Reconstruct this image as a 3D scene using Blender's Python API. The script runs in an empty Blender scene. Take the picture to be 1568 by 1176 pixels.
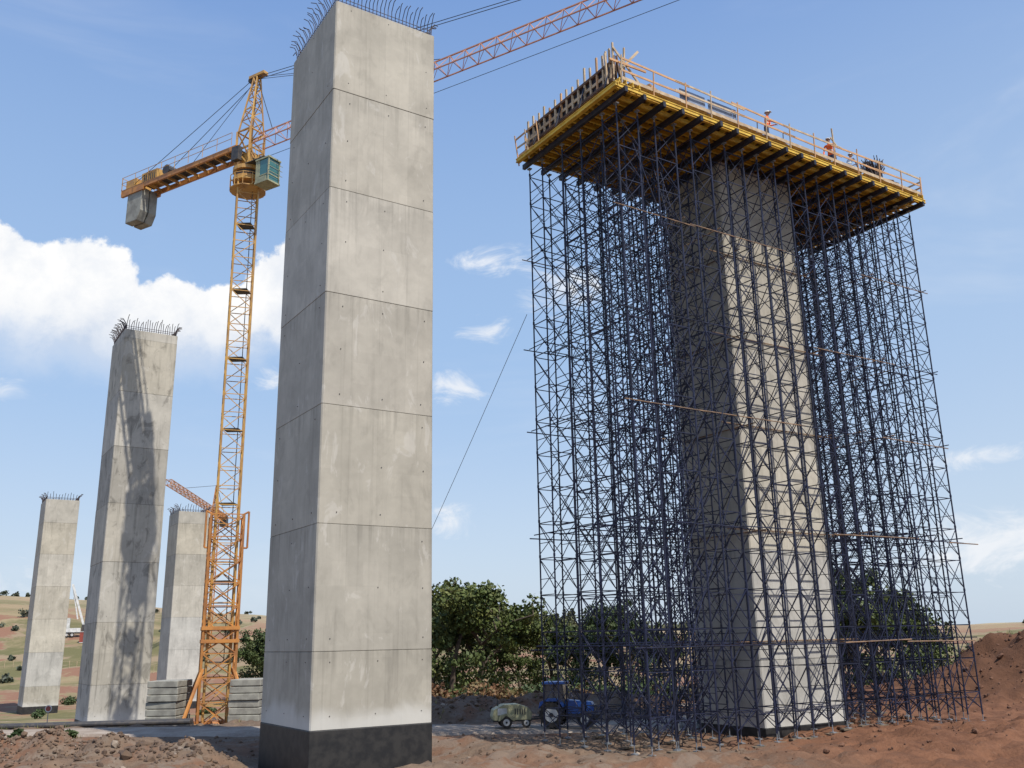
import bpy, math, random, numpy as np
from mathutils import Vector, Matrix, noise
random.seed(7); rng=np.random.default_rng(7)
scene=bpy.context.scene
COL=scene.collection
def sm(t):
    t=max(0.0,min(1.0,t)); return t*t*(3-2*t)
# ------------------------------------------------------------------ mesh builder
class MB:
    def __init__(s): s.v=[];s.f=[];s.m=[]
    def add(s,vs,fs,mat=0):
        o=len(s.v); s.v.extend([tuple(p) for p in vs]); s.f.extend([tuple(i+o for i in f) for f in fs]); s.m.extend([mat]*len(fs))
    def box(s,c,d,mat=0,R=None,taper=1.0):
        c=Vector(c);vs=[]
        for z in (-.5,.5):
            k=taper if z>0 else 1.0
            for x,y in((-.5,-.5),(.5,-.5),(.5,.5),(-.5,.5)):
                p=Vector((x*d[0]*k,y*d[1]*k,z*d[2]))
                if R is not None: p=R@p
                vs.append(c+p)
        s.add(vs,[(3,2,1,0),(4,5,6,7),(0,1,5,4),(1,2,6,5),(2,3,7,6),(3,0,4,7)],mat)
    def bar(s,p,q,r,mat=0,n=4,r2=None,caps=True):
        p=Vector(p);q=Vector(q);d=q-p
        if d.length<1e-5:return
        d.normalize(); u=Vector((0,0,1)) if abs(d.z)<.9 else Vector((1,0,0))
        a=d.cross(u).normalized(); b=d.cross(a)
        r2=r if r2 is None else r2; vs=[]
        for c,rr in((p,r),(q,r2)):
            for i in range(n):
                t=2*math.pi*(i+.5)/n; vs.append(c+a*math.cos(t)*rr+b*math.sin(t)*rr)
        fs=[(i,(i+1)%n,n+(i+1)%n,n+i) for i in range(n)]
        if caps: fs+= [tuple(range(n-1,-1,-1)),tuple(range(n,2*n))]
        s.add(vs,fs,mat)
    def beam(s,p,q,w,h,mat=0):
        p=Vector(p);q=Vector(q);d=(q-p);L=d.length;d.normalize()
        up=Vector((0,0,1)) if abs(d.z)<.95 else Vector((0,1,0))
        sd=d.cross(up).normalized();u=sd.cross(d)
        R=Matrix((d,sd,u)).transposed()
        s.box((p+q)/2,(L,w,h),mat,R)
    def prism(s,pts,y0,y1,mat=0,M=None):
        n=len(pts); vs=[Vector((x,y0,z)) for x,z in pts]+[Vector((x,y1,z)) for x,z in pts]
        if M: vs=[M@v for v in vs]
        s.add(vs,[(i,(i+1)%n,n+(i+1)%n,n+i) for i in range(n)]+[tuple(range(n-1,-1,-1)),tuple(range(n,2*n))],mat)
    def sph(s,c,r,mat=0,nu=12,nv=8,zmin=-1,M=None):
        vs=[];fs=[]
        a0=math.asin(zmin)
        for j in range(nv+1):
            a=a0+(math.pi/2-a0)*j/nv
            for i in range(nu):
                t=2*math.pi*i/nu
                p=Vector((math.cos(a)*math.cos(t)*r[0],math.cos(a)*math.sin(t)*r[1],math.sin(a)*r[2]))
                if M: p=M@p
                vs.append(Vector(c)+p)
        for j in range(nv):
            for i in range(nu):
                fs.append((j*nu+i,j*nu+(i+1)%nu,(j+1)*nu+(i+1)%nu,(j+1)*nu+i))
        s.add(vs,fs,mat)
    def obj(s,name,mats,parent=None,loc=(0,0,0),rz=0,smooth=False,bevel=0):
        me=bpy.data.meshes.new(name); me.from_pydata(s.v,[],s.f)
        for m in mats: me.materials.append(m)
        me.polygons.foreach_set('material_index',s.m)
        if smooth: me.polygons.foreach_set('use_smooth',[True]*len(s.f))
        me.update()
        o=bpy.data.objects.new(name,me); COL.objects.link(o)
        o.location=loc; o.rotation_euler[2]=rz
        if parent: o.parent=parent
        if bevel:
            b=o.modifiers.new('bev','BEVEL'); b.width=bevel; b.segments=2; b.limit_method='ANGLE'
        return o
def empty(name,loc=(0,0,0),rz=0,sc=1):
    e=bpy.data.objects.new(name,None); COL.objects.link(e); e.location=loc; e.rotation_euler[2]=rz; e.scale=(sc,sc,sc); return e
# ------------------------------------------------------------------ node helper
class NT:
    def __init__(s,nt): s.nt=nt; nt.nodes.clear()
    def n(s,t,**k):
        x=s.nt.nodes.new(t)
        for a,b in k.items(): setattr(x,a,b)
        return x
    def set(s,sock,v):
        if isinstance(v,bpy.types.NodeSocket): s.nt.links.new(v,sock)
        elif isinstance(v,(tuple,list)):
            if len(v)==3 and sock.type=='RGBA': v=(*v,1)
            sock.default_value=v
        else: sock.default_value=v
    def m(s,op,a,b=None,c=None,clamp=False):
        x=s.n('ShaderNodeMath',operation=op); x.use_clamp=clamp; s.set(x.inputs[0],a)
        if b is not None: s.set(x.inputs[1],b)
        if c is not None: s.set(x.inputs[2],c)
        return x.outputs[0]
    def mix(s,f,a,b,bt='MIX'):
        x=s.n('ShaderNodeMix',data_type='RGBA',blend_type=bt); s.set(x.inputs[0],f); s.set(x.inputs[6],a); s.set(x.inputs[7],b); return x.outputs[2]
    def ss(s,x,a,b,lo=0.0,hi=1.0):
        r=s.n('ShaderNodeMapRange',interpolation_type='SMOOTHSTEP'); s.set(r.inputs[0],x); s.set(r.inputs[1],a); s.set(r.inputs[2],b); s.set(r.inputs[3],lo); s.set(r.inputs[4],hi); return r.outputs[0]
    def noise(s,vec,scale,detail=4,rough=.55,dist=0):
        x=s.n('ShaderNodeTexNoise'); s.set(x.inputs['Vector'],vec); x.inputs['Scale'].default_value=scale; x.inputs['Detail'].default_value=detail; x.inputs['Roughness'].default_value=rough; x.inputs['Distortion'].default_value=dist; return x.outputs['Fac']
    def vmul(s,v,k):
        x=s.n('ShaderNodeVectorMath',operation='MULTIPLY'); s.set(x.inputs[0],v); x.inputs[1].default_value=k; return x.outputs[0]
    def sep(s,v):
        x=s.n('ShaderNodeSeparateXYZ'); s.set(x.inputs[0],v); return x.outputs
    def comb(s,a,b,c):
        x=s.n('ShaderNodeCombineXYZ'); s.set(x.inputs[0],a);s.set(x.inputs[1],b);s.set(x.inputs[2],c); return x.outputs[0]
    def wn(s,v):
        x=s.n('ShaderNodeTexWhiteNoise',noise_dimensions='3D'); s.set(x.inputs['Vector'],v); return x.outputs['Value']
    def out(s,col,rough=.8,metal=0,bump=None,bstr=.3,bdist=.02,spec=.5,extra=None):
        p=s.n('ShaderNodeBsdfPrincipled'); s.set(p.inputs['Base Color'],col); s.set(p.inputs['Roughness'],rough); p.inputs['Metallic'].default_value=metal; p.inputs['Specular IOR Level'].default_value=spec
        if bump is not None:
            b=s.n('ShaderNodeBump'); b.inputs['Strength'].default_value=bstr; b.inputs['Distance'].default_value=bdist; s.set(b.inputs['Height'],bump); s.nt.links.new(b.outputs[0],p.inputs['Normal'])
        o=s.n('ShaderNodeOutputMaterial'); s.nt.links.new(p.outputs[0],o.inputs[0]); return p
def newmat(name):
    m=bpy.data.materials.new(name); m.use_nodes=True; return m,NT(m.node_tree)
def mat(name,c1,c2=None,scale=3,rough=.7,metal=0,bstr=.2,detail=3,lo=.35,hi=.65,spec=.5):
    m,t=newmat(name); tc=t.n('ShaderNodeTexCoord').outputs['Object']
    c2=c2 or tuple(x*.65 for x in c1)
    nz=t.noise(tc,scale,detail,.6)
    f=t.ss(nz,lo,hi)
    t.out(t.mix(f,c1,c2),rough,metal,None,bstr,.01,spec); return m
LIFT=4.55
def concrete(name,seed,stain=0.3,z0=1.1,streak=.12):
    m,t=newmat(name); tc=t.n('ShaderNodeTexCoord').outputs['Object']
    x,y,z=t.sep(tc)
    zl=t.m('DIVIDE',t.m('SUBTRACT',z,z0-1.9),LIFT)
    zi=t.m('FLOOR',zl)
    r1=t.wn(t.comb(zi,seed,0.5)); r2=t.wn(t.comb(zi,seed+3.3,2.5))
    base=t.mix(t.ss(r2,.3,.7),(.47,.435,.36),(.455,.44,.40))
    base=t.mix(t.m('GREATER_THAN',zi,2.5),base,t.mix(.5,base,(.46,.41,.32)))
    v=t.m('ADD',.84,t.m('MULTIPLY',r1,.25))
    h=t.m('ADD',x,y)
    pi=t.comb(t.m('FLOOR',t.m('DIVIDE',h,1.17)),t.m('FLOOR',t.m('MULTIPLY',zl,2.0)),seed)
    v=t.m('MULTIPLY',v,t.m('ADD',.955,t.m('MULTIPLY',t.wn(pi),.09)))
    p2=t.comb(t.m('FLOOR',t.m('DIVIDE',h,.62)),t.m('FLOOR',t.m('MULTIPLY',zl,5.3)),seed+8)
    v=t.m('MULTIPLY',v,t.m('ADD',1.0,t.m('MULTIPLY',t.m('GREATER_THAN',t.wn(p2),.90),.055)))
    big=t.noise(tc,.45,3,.55,.4); v=t.m('MULTIPLY',v,t.ss(big,.25,.75,.86,1.10))
    mid=t.noise(tc,2.6,5,.65,.2); v=t.m('MULTIPLY',v,t.ss(mid,.3,.7,.955,1.035))
    st=t.noise(t.vmul(tc,(4,4,.13)),1.0,4,.6,.3)
    v=t.m('MULTIPLY',v,t.ss(st,.52,.76,1.0,1.0-streak))
    blot=t.noise(t.vmul(tc,(.9,.9,.45)),1.3,5,.66,.8)
    v=t.m('MULTIPLY',v,t.ss(blot,.52,.66,1.0,1.0-stain))
    fr=t.m('FRACT',zl); dj=t.m('ABSOLUTE',t.m('SUBTRACT',fr,.5)); jl=t.ss(dj,.4957,.4985)
    v=t.m('MULTIPLY',v,t.m('SUBTRACT',1,t.m('MULTIPLY',jl,.38)))
    drip=t.m('MULTIPLY',t.ss(st,.42,.62),t.ss(fr,.70,1.0)); v=t.m('MULTIPLY',v,t.m('SUBTRACT',1,t.m('MULTIPLY',drip,.15)))
    hp=t.m('FRACT',t.m('DIVIDE',h,1.17)); ds=t.m('ABSOLUTE',t.m('SUBTRACT',hp,.5)); sl=t.ss(ds,.491,.498)
    sel=t.m('GREATER_THAN',t.wn(pi),.40)
    v=t.m('MULTIPLY',v,t.m('SUBTRACT',1,t.m('MULTIPLY',t.m('MULTIPLY',sl,sel),.20)))
    ef=t.ss(t.m('ADD',z,t.m('MULTIPLY',big,-1.8)),z0-.8,z0+.0,1.0,0.0)
    col=t.mix(1.0,base,t.comb(v,v,v),'MULTIPLY')
    col=t.mix(t.m('MULTIPLY',ef,.65),col,(.60,.59,.55))
    col=t.mix(t.m('MULTIPLY',t.ss(blot,.34,.42,1.0,0.0),.40),col,(.58,.55,.49))
    t.out(col,.85,0,t.m('ADD',t.m('MULTIPLY',mid,.12),t.m('MULTIPLY',jl,-1.0)),.22,.02,.3); return m
MAT={}
MAT['bit']=mat('bitumen_coating',(.012,.012,.013),(.03,.028,.026),2.5,.55)
MAT['rebar']=mat('rebar_steel',(.10,.075,.07),(.05,.04,.045),6,.7,.3)
MAT['hole']=mat('tie_hole',(.12,.11,.10))
MAT['scaf']=mat('scaffold_blue_paint',(.016,.021,.055),(.010,.012,.028),1.5,.55,.1)
MAT['tube']=mat('rusty_tube',(.30,.19,.11),(.15,.10,.07),2,.75)
MAT['galv']=mat('galvanised_tube',(.34,.36,.38),(.2,.21,.22),2,.5,.5)
MAT['h20']=mat('yellow_timber_beam',(.74,.49,.06),(.55,.34,.04),2.2,.55)
MAT['prim']=mat('dark_primary_beam',(.012,.013,.025),(.025,.025,.035),2,.5)
MAT['ply']=mat('formwork_plywood',(.17,.085,.04),(.085,.045,.025),1.4,.7)
MAT['tim']=mat('raw_timber',(.56,.43,.28),(.40,.29,.18),3,.8)
MAT['rail']=mat('orange_timber_rail',(.60,.34,.16),(.46,.27,.14),2,.75)
MAT['panel']=mat('bluegrey_board',(.26,.31,.40),(.18,.21,.28),2,.6)
MAT['cy']=mat('crane_yellow_paint',(.60,.34,.08),(.42,.23,.08),1.2,.5)
MAT['co']=mat('crane_orange_paint',(.54,.23,.055),(.36,.15,.05),1.2,.55)
MAT['cj']=mat('crane_jib_paint',(.60,.27,.15),(.46,.20,.11),1.2,.5)
MAT['cable']=mat('steel_cable',(.08,.08,.085),None,5,.5,.5)
MAT['grey']=mat('weathered_precast',(.33,.32,.27),(.22,.21,.18),1.6,.85)
MAT['dgrey']=mat('dark_machinery',(.05,.05,.055),(.09,.08,.07),3,.6,.3)
MAT['white']=mat('white_paint',(.68,.68,.66),(.5,.5,.48),2,.5)
MAT['red']=mat('red_paint',(.34,.07,.05),(.24,.06,.045),2,.6)
MAT['blue']=mat('tractor_blue_paint',(.02,.10,.40),(.015,.06,.25),2,.35)
MAT['tyre']=mat('tyre_rubber',(.02,.02,.02),(.06,.05,.045),4,.85)
MAT['beige']=mat('olive_beige_paint',(.38,.37,.22),(.25,.25,.16),3,.55)
MAT['skin']=mat('skin',(.42,.24,.16),(.36,.2,.13),8,.6)
MAT['helm']=mat('white_helmet',(.75,.74,.7),None,3,.35)
def glass(name,c):
    m,t=newmat(name); t.out(c,.08,0,spec=.9); return m
MAT['glass']=glass('cab_glass_teal',(.05,.16,.15)); MAT['glassd']=glass('tractor_glass',(.05,.07,.09))
# ------------------------------------------------------------------ terrain
def seg(x,y,a,b):
    ax,ay=a;bx,by=b;dx,dy=bx-ax,by-ay
    t=max(0,min(1,((x-ax)*dx+(y-ay)*dy)/(dx*dx+dy*dy)))
    return math.hypot(x-ax-t*dx,y-ay-t*dy),t
ROAD=[(-110,66),(-70,59),(-45,54),(-28,50),(-12,46.8),(2,45.4),(9,48.5),(13,55),(13,64),(6,78),(-10,100),(-30,130)]
def roadd(x,y):
    if y<38 or y>140: return 99
    return min(seg(x,y,ROAD[i],ROAD[i+1])[0] for i in range(len(ROAD)-1))
RX=[-3,-.7,-.5,-.27,-.1,.1,.4,.7,3]; RZ=[30,29,25,18,9.5,7.5,6.5,8,12]
def nz(x,y,s,o=0): return noise.noise(Vector((x*s,y*s,o)))
def H(x,y,rd=None):
    h=-1.0*sm((y-50)/30)-1.6*sm((-x-5)/22)*sm((y-48)/20)-2.0*sm((y-85)/50)*sm(-x/40)
    if y>130:
        k=sm((y-140)/190); r=x/max(y,1)
        hh=float(np.interp(r,RX,RZ)); h+= k*(hh-h*.2) + k*3.0*nz(x,y,.008,4)+k*1.4*nz(x,y,.03,2)
    if y<130 and abs(x)<130:
        if rd is None: rd=roadd(x,y)
        off=sm((rd-2.6)/1.6)
        d,t=seg(x,y,(31,57),(52,62)); h+=2.7*math.exp(-(d/5.2)**2)*(1+.35*nz(x,y,.3,1)+.15*nz(x,y,.9,1))
        d,t=seg(x,y,(14,59),(31,57)); h+=(.6+.8*t)*math.exp(-(d/4)**2)*off*(1+.4*nz(x,y,.4,2))
        d,t=seg(x,y,(-9,52.5),(8,53.5)); h+=1.05*math.exp(-(d/2.2)**2)*off*(1+.5*nz(x,y,.5,1))
        d,t=seg(x,y,(-25,40),(-11.5,36)); h+=.55*math.exp(-(d/1.3)**2)*(1+1.1*nz(x,y,.8,7))
        h+= .5*sm((x-10)/10)*sm((44-y)/6)
        d=math.hypot(x+6.5,y-37.5); h-=.6*sm((6.5-d)/3)
        if y<100:
            a=(.13+.20*sm((nz(x,y,.08,3)+.2)*2))*off+.02
            h+=a*(nz(x,y,.7,0)+.6*nz(x,y,1.7,5)+.45*abs(nz(x,y,3.0,9))*1.6)
            h+=.25*off*nz(x,y,.16,11)
    return h
def axis(lo,hi,step,far,g=1.13):
    c=list(np.arange(lo,hi+1e-6,step)); s=step;p=hi
    while p<far[1]: s=min(s*g,90); p+=s; c.append(p)
    s=step;p=lo;pre=[]
    while p>far[0]: s=min(s*g,90); p-=s; pre.append(p)
    return pre[::-1]+c
xs=axis(-34,40,.25,(-2500,2500),1.09); ys=axis(31,64,.25,(-60,3200),1.05)
nx,ny=len(xs),len(ys)
V=[]
for yy in ys:
    for xx in xs:
        rd=roadd(xx,yy) if abs(xx)<130 else 99
        V.append((xx,yy,H(xx,yy,rd)))
F=[(j*nx+i,j*nx+i+1,(j+1)*nx+i+1,(j+1)*nx+i) for j in range(ny-1) for i in range(nx-1)]
me=bpy.data.meshes.new('ground'); me.from_pydata(V,[],F); me.polygons.foreach_set('use_smooth',[True]*len(F))
g=bpy.data.objects.new('ground',me); COL.objects.link(g)
m,t=newmat('soil'); tc=t.n('ShaderNodeTexCoord').outputs['Object']; x,y,z=t.sep(tc)
n1=t.noise(tc,.09,4,.6,.3); n2=t.noise(tc,.9,6,.65,.2); n3=t.noise(tc,6,4,.7); n4=t.noise(tc,.03,6,.7,.8)
red=t.mix(t.ss(n2,.3,.7),(.205,.098,.055),(.115,.055,.033))
grey=t.mix(t.ss(n2,.3,.7),(.205,.145,.10),(.105,.072,.052))
redf=t.m('MAXIMUM',t.ss(t.m('ADD',x,t.m('MULTIPLY',n1,14)),8,20),t.m('MULTIPLY',t.ss(n1,.48,.60),.7))
near=t.mix(redf,grey,red)
near=t.mix(t.m('MULTIPLY',t.ss(n3,.55,.75),.30),near,(.27,.175,.115))
near=t.mix(t.m('MULTIPLY',t.ss(n3,.45,.28),.55),near,(.055,.034,.023))
near=t.mix(t.m('MULTIPLY',t.m('MULTIPLY',t.ss(y,49,54),t.ss(x,12,24)),.6),near,(.085,.045,.028))
near=t.mix(t.m('MULTIPLY',t.m('MULTIPLY',t.ss(t.m('ADD',n2,t.m('MULTIPLY',n1,.4)),.68,.82),t.ss(x,14,4)),.35),near,(.32,.27,.21))
grass=t.mix(t.ss(n4,.40,.60),(.29,.225,.13),(.14,.13,.06))
soil2=t.mix(t.ss(n4,.46,.54),(.24,.13,.085),(.27,.205,.13))
far=t.mix(t.ss(t.m('ADD',t.m('MULTIPLY',n1,.6),t.m('MULTIPLY',n4,.4)),.47,.52),soil2,grass)
hill=t.mix(t.ss(n4,.44,.60),(.36,.29,.18),(.24,.205,.12))
hill=t.mix(t.m('MULTIPLY',t.ss(n1,.52,.60),.6),hill,(.27,.17,.115))
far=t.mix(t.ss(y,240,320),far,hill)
far=t.mix(t.ss(y,200,1500,0,.7),far,(.30,.32,.34))  # aerial haze painted into the ground colour, bluish grey with distance
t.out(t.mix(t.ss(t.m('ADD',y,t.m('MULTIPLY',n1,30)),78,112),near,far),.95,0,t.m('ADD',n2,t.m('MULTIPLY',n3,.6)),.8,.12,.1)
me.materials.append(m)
pts=[Vector((p[0],p[1],0)) for p in ROAD]
dense=[]
for i in range(len(pts)-1):
    p0=pts[max(i-1,0)];p1=pts[i];p2=pts[i+1];p3=pts[min(i+2,len(pts)-1)]
    k=max(4,int((p2-p1).length/.5))
    for j in range(k):
        u=j/k; dense.append(.5*((2*p1)+(p2-p0)*u+(2*p0-5*p1+4*p2-p3)*u*u+(3*p1-p0-3*p2+p3)*u**3))
mb=MB();W=13;vs=[]
for i,p in enumerate(dense):
    d=(dense[min(i+1,len(dense)-1)]-dense[max(i-1,0)]).normalized(); s=Vector((-d.y,d.x,0))
    hw=2.3+.5*nz(p.x,p.y,.3,8)
    for k in range(W):
        a=(k/(W-1)*2-1); q=p+s*a*(hw+.3*nz(p.x,p.y,1.1,k//7))
        rut=-.05*math.exp(-((abs(a)-.5)/.14)**2)
        edge=-.22 if abs(a)>.99 else 0
        vs.append((q.x,q.y,H(q.x,q.y)+.10+rut+edge))
mb.add(vs,[(i*W+k,i*W+k+1,(i+1)*W+k+1,(i+1)*W+k) for i in range(len(dense)-1) for k in range(W-1)])
m,t=newmat('gravel_track'); tc=t.n('ShaderNodeTexCoord').outputs['Object']
n1=t.noise(tc,.6,5,.65,.2);n2=t.noise(tc,9,4,.7)
c=t.mix(t.ss(n1,.3,.7),(.38,.32,.26),(.23,.18,.14)); c=t.mix(t.m('MULTIPLY',t.ss(n2,.5,.7),.5),c,(.44,.38,.32))
t.out(c,.95,0,t.m('ADD',n1,n2),.6,.05,.1)
mb.obj('dirt_road',[m],smooth=True)
import bmesh
bm=bmesh.new(); bmesh.ops.create_icosphere(bm,subdivisions=1,radius=1); IV=[v.co.copy() for v in bm.verts]; IF=[tuple(v.index for v in f.verts) for f in bm.faces]; bm.free()
mb=MB()
def clod(x,y,s,mt=0,sink=.0):
    R=Matrix.Rotation(random.random()*6.28,3,'Z')@Matrix.Rotation(random.random()*6.28,3,'X')
    sc=Vector((random.uniform(.7,1.3),random.uniform(.7,1.2),random.uniform(.5,.9)))*s
    z=H(x,y)+s*sink
    mb.add([Vector((x,y,z))+R@Vector((v.x*sc.x*random.uniform(.65,1.2),v.y*sc.y*random.uniform(.65,1.2),v.z*sc.z)) for v in IV],IF,mt)
for i in range(8500):
    r=random.random()
    if r<.25: x=random.uniform(-26,38);y=random.uniform(32.5,46)
    elif r<.55:
        q=random.random();x=-26+15*q+random.gauss(0,1);y=40-4.4*q+random.gauss(0,1.0)
    elif r<.85: x=random.uniform(18,50);y=56+random.gauss(0,4.5)
    else: x=random.uniform(-10,9);y=53+random.gauss(0,1.6)
    if roadd(x,y)<2.8: continue
    s=min(.26,.03+random.expovariate(1/.04)); clod(x,y,s,(1 if random.random()<.05 else 0) if x<8 else 2)
mb.obj('dirt_clods',[mat('clod_soil',(.175,.115,.075),(.09,.06,.042),1.2,.95),mat('clod_pale',(.32,.26,.20),(.22,.17,.13),1.2,.95),mat('clod_red_soil',(.17,.082,.046),(.09,.045,.028),1.2,.95)])
# ------------------------------------------------------------------ pillars
R30=math.radians(33)
def pillar(name,loc,W,L,ztop,zblk,zbot,seed,stain,rebar=True,z0=None,holes=True,rb=.016,nb=1,streak=.14):
    e=empty(name,loc,R30)
    cm=concrete('concrete_%d'%seed,seed,stain,z0 if z0 is not None else zblk,streak)
    bmh=MB()
    edges=[zblk]; k=zblk+(LIFT*.58)
    while k<ztop-.8: edges.append(k); k+=LIFT
    edges.append(ztop)
    ch=.05
    def ring(o):
        return [(ch-o,-o),(W-ch+o,-o),(W+o,ch-o),(W+o,L-ch+o),(W-ch+o,L+o),(ch-o,L+o),(-o,L-ch+o),(-o,ch-o)]
    rings=[]
    for i in range(len(edges)-1):
        a,b=edges[i],edges[i+1]; o=random.uniform(-.008,.008)
        rings+= [(a+.012,o),(b-.012,o)]
        if i<len(edges)-2: rings+=[(b,-.02)]
    vs=[];n=8
    for zc,o in rings: vs+=[(px,py,zc) for px,py in ring(o)]
    fs=[(j*n+i,j*n+(i+1)%n,(j+1)*n+(i+1)%n,(j+1)*n+i) for j in range(len(rings)-1) for i in range(n)]
    fs.append(tuple(range((len(rings)-1)*n,len(rings)*n)))
    bmh.add(vs,fs,0); bmh.obj('shaft',[cm],e)
    b=MB(); b.box((W/2,L/2,(zblk+.012+zbot)/2),(W+.04,L+.04,zblk+.012-zbot)); b.obj('bitumen_base',[MAT['bit']],e,bevel=.04)
    if holes:
        h=MB()
        for i in range(len(edges)-1):
            for dz in (.45,LIFT*.5,LIFT-.5):
                z=edges[i]+dz
                if z>edges[i+1]-.2: continue
                for u in (.14,.52,.9):
                    if random.random()<.35: continue
                    du=random.uniform(-.02,.02)
                    h.bar((W*(u+du),.01,z),(W*(u+du),-.018,z),.022,0,7)
                for u in (.12,.5,.88):
                    if random.random()<.35: continue
                    h.bar((.01,L*u,z),(-.018,L*u,z),.022,0,7)
        h.obj('tie_holes',[MAT['hole']],e)
    if rebar:
        r=MB()
        def rod(x,y,ox,oy):
            hh=random.uniform(.35,.6); o=random.uniform(.12,.36); j=random.uniform(-.06,.06)
            p=[(x,y,ztop-.1),(x+ox*.03,y+oy*.03,ztop+hh),(x+ox*o+j,y+oy*o+j,ztop+hh+o*1.5),(x+ox*(o+.22)+j,y+oy*(o+.22)-j,ztop+hh+o*1.5+.02)]
            for i in range(3): r.bar(p[i],p[i+1],rb,0,5)
        k=int(W/(.19*nb))
        for i in range(k+1):
            xx=.12+(W-.24)*i/k; rod(xx,.12,0,-1); rod(xx,L-.12,0,1)
        k=int(L/(.19*nb))
        for i in range(k+1):
            yy=.12+(L-.24)*i/k; rod(.12,yy,-1,0); rod(W-.12,yy,1,0)
        for q in (.12,.28):
            for a,bb in(((.1,.1),(W-.1,.1)),((W-.1,.1),(W-.1,L-.1)),((W-.1,L-.1),(.1,L-.1)),((.1,L-.1),(.1,.1))):
                r.bar((*a,ztop+q),(*bb,ztop+q),rb*.8,0,5)
        r.obj('starter_rebar',[MAT['rebar']],e)
    return e
pillar('concrete_pillar',(-7.25,34,0),4.77,5.3,30.8,1.09,-1.2,1,.10,rb=.018)
pillar('concrete_pillar',(-31.8,72,0),4.2,5.6,29.4,-1.3,-3.4,5,.40,z0=-1.3,rb=.026,streak=.35)
pillar('concrete_pillar',(-68.3,134,0),4.5,6.0,25.2,-3.6,-6,9,.16,z0=-3.6,rb=.035,nb=2)
pillar('concrete_pillar',(-50.2,138,0),4.5,6.0,23.6,-3.6,-6,13,.12,z0=-3.6,rb=.035,nb=2)
# ------------------------------------------------------------------ scaffold
PX,PY=4.5,34.0
ZD=25.75
B=Vector((math.cos(R30),math.sin(R30),0)); A=Vector((-math.sin(R30),math.cos(R30),0))
def gz(b,a): p=Vector((PX,PY,0))+B*b+A*a; return H(p.x,p.y)
sc=empty('scaffolding',(PX,PY,0),R30)
pb0,pb1,pa0,pa1=7.75,12.75,1.85,5.6
pillar('concrete_pillar',tuple(Vector((PX,PY,0))+B*pb0+A*pa0),pb1-pb0,pa1-pa0,ZD+.2,.35,-1,21,.14,False,z0=.35)
leg=MB();br=MB();tb=MB()
bc=[]
NT_=10
for i in range(NT_): bc+= [.3+i*2.1,.3+i*2.1+1.15]
ar=[.25,1.2,2.75,4.15,5.75,6.8]
def inside(b,a): return pb0-.12<b<pb1+.12 and pa0-.12<a<pa1+.12
LH=1.5; NL=17
top=ZD-.35
def jt(): return random.uniform(-.02,.02)
for b in bc:
    for a in ar:
        if inside(b,a): continue
        g0=gz(b,a)
        leg.bar((b,a,g0+.35),(b,a,top),.036,0,6)
        leg.bar((b,a,g0+.03),(b,a,g0+.4),.02,1,6); leg.box((b,a,g0+.04),(.2,.2,.05),1)
        leg.bar((b,a,top),(b,a,ZD-.06),.02,1,6); leg.box((b,a,ZD-.04),(.16,.2,.05),1)
        for l in range(NL+1):
            z=top-l*LH
            if z>g0+.3: leg.bar((b,a,z-.06),(b,a,z+.06),.05,0,6)
for l in range(NL):
    z1=top-l*LH; z0=z1-LH
    if z0<.2: z0=.45
    if z1-z0<.4: continue
    for b in bc:
        for i in range(5):
            a0,a1=ar[i],ar[i+1]
            if inside(b,a0) or inside(b,a1) or (pb0-.1<b<pb1+.1 and a0<3.5<a1 ): continue
            tower=(i%2==0)
            if tower:
                br.bar((b,a0,z1-.1),(b,a1,z1-.1),.025)
                br.bar((b,a0,z0+.55),(b,a1,z0+.55),.019)
                br.bar((b,a0,z0+.1),(b,a1,z1-.15),.019)
                if 2<b<18: br.bar((b,a1,z0+.1),(b,a0,z1-.15),.019)
            elif l%2==0 or random.random()<.6:
                br.bar((b,a0,z1-.3),(b,a1,z1-.3+jt()),.021)
                if random.random()<.9: br.bar((b,a0,z1-.3),(b,a1,z1-1.8*random.choice((-1,1))*.9-.2),.02)
    for i in range(NT_):
        b0,b1=bc[2*i],bc[2*i+1]
        for a in ar:
            if inside(b0,a) or inside(b1,a): continue
            br.bar((b0,a,z1-.12),(b1,a,z1-.12),.023)
            infront=(7.2<b0<12.8 and a<1.5)
            br.bar((b0,a,z0+.1),(b1,a,z1-.12),.018)
            if not (infront and a>1): br.bar((b1,a,z0+.1),(b0,a,z1-.12),.018)
        if i<NT_-1:
            b2=bc[2*i+2]
            for a in ar:
                if inside(b1,a) or inside(b2,a): continue
                if l%3==1: br.bar((b1,a,z1-.3),(b2,a,z1-.3),.02)
                if random.random()<.38: br.bar((b1,a,z0),(b2,a,z1),.019)
for k,z in enumerate((3.6,8.2,12.8,16.6,21.0)):
    for a,off in((ar[0],-.07),(ar[5],.07)):
        p=-.05-random.random()*.2
        while p<19:
            q=min(p+random.choice((4.5,6,6)),20.5+random.random()*.4); zz=z+jt()*3
            tb.bar((p,a+off,zz),(q,a+off,zz+jt()*4),.025,0 if random.random()<.5 else 1,6); p=q-.3
    for b,off in((bc[0],-.07),(bc[-1],.07)):
        tb.bar((b+off,0,z+.12),(b+off,7.1,z+.12+jt()),.024,1,6)
    for a in ar[1:5]:
        tb.bar((.1,a+.06,z+.1),(7.5,a+.06,z+.1),.024,1,5); tb.bar((13.0,a+.06,z+.1),(20.4,a+.06,z+.1),.024,1,5)
    for b in bc[1:-1:2]:
        if not (pb0-.2<b<pb1+.2): tb.bar((b+.05,.05,z+.2),(b+.05,7.0,z+.2),.024,0 if random.random()<.2 else 1,5)
tb.bar((19.5,ar[0]-.1,8.1),(21.9,ar[0]-.1,8.1),.026,0,6)
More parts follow.
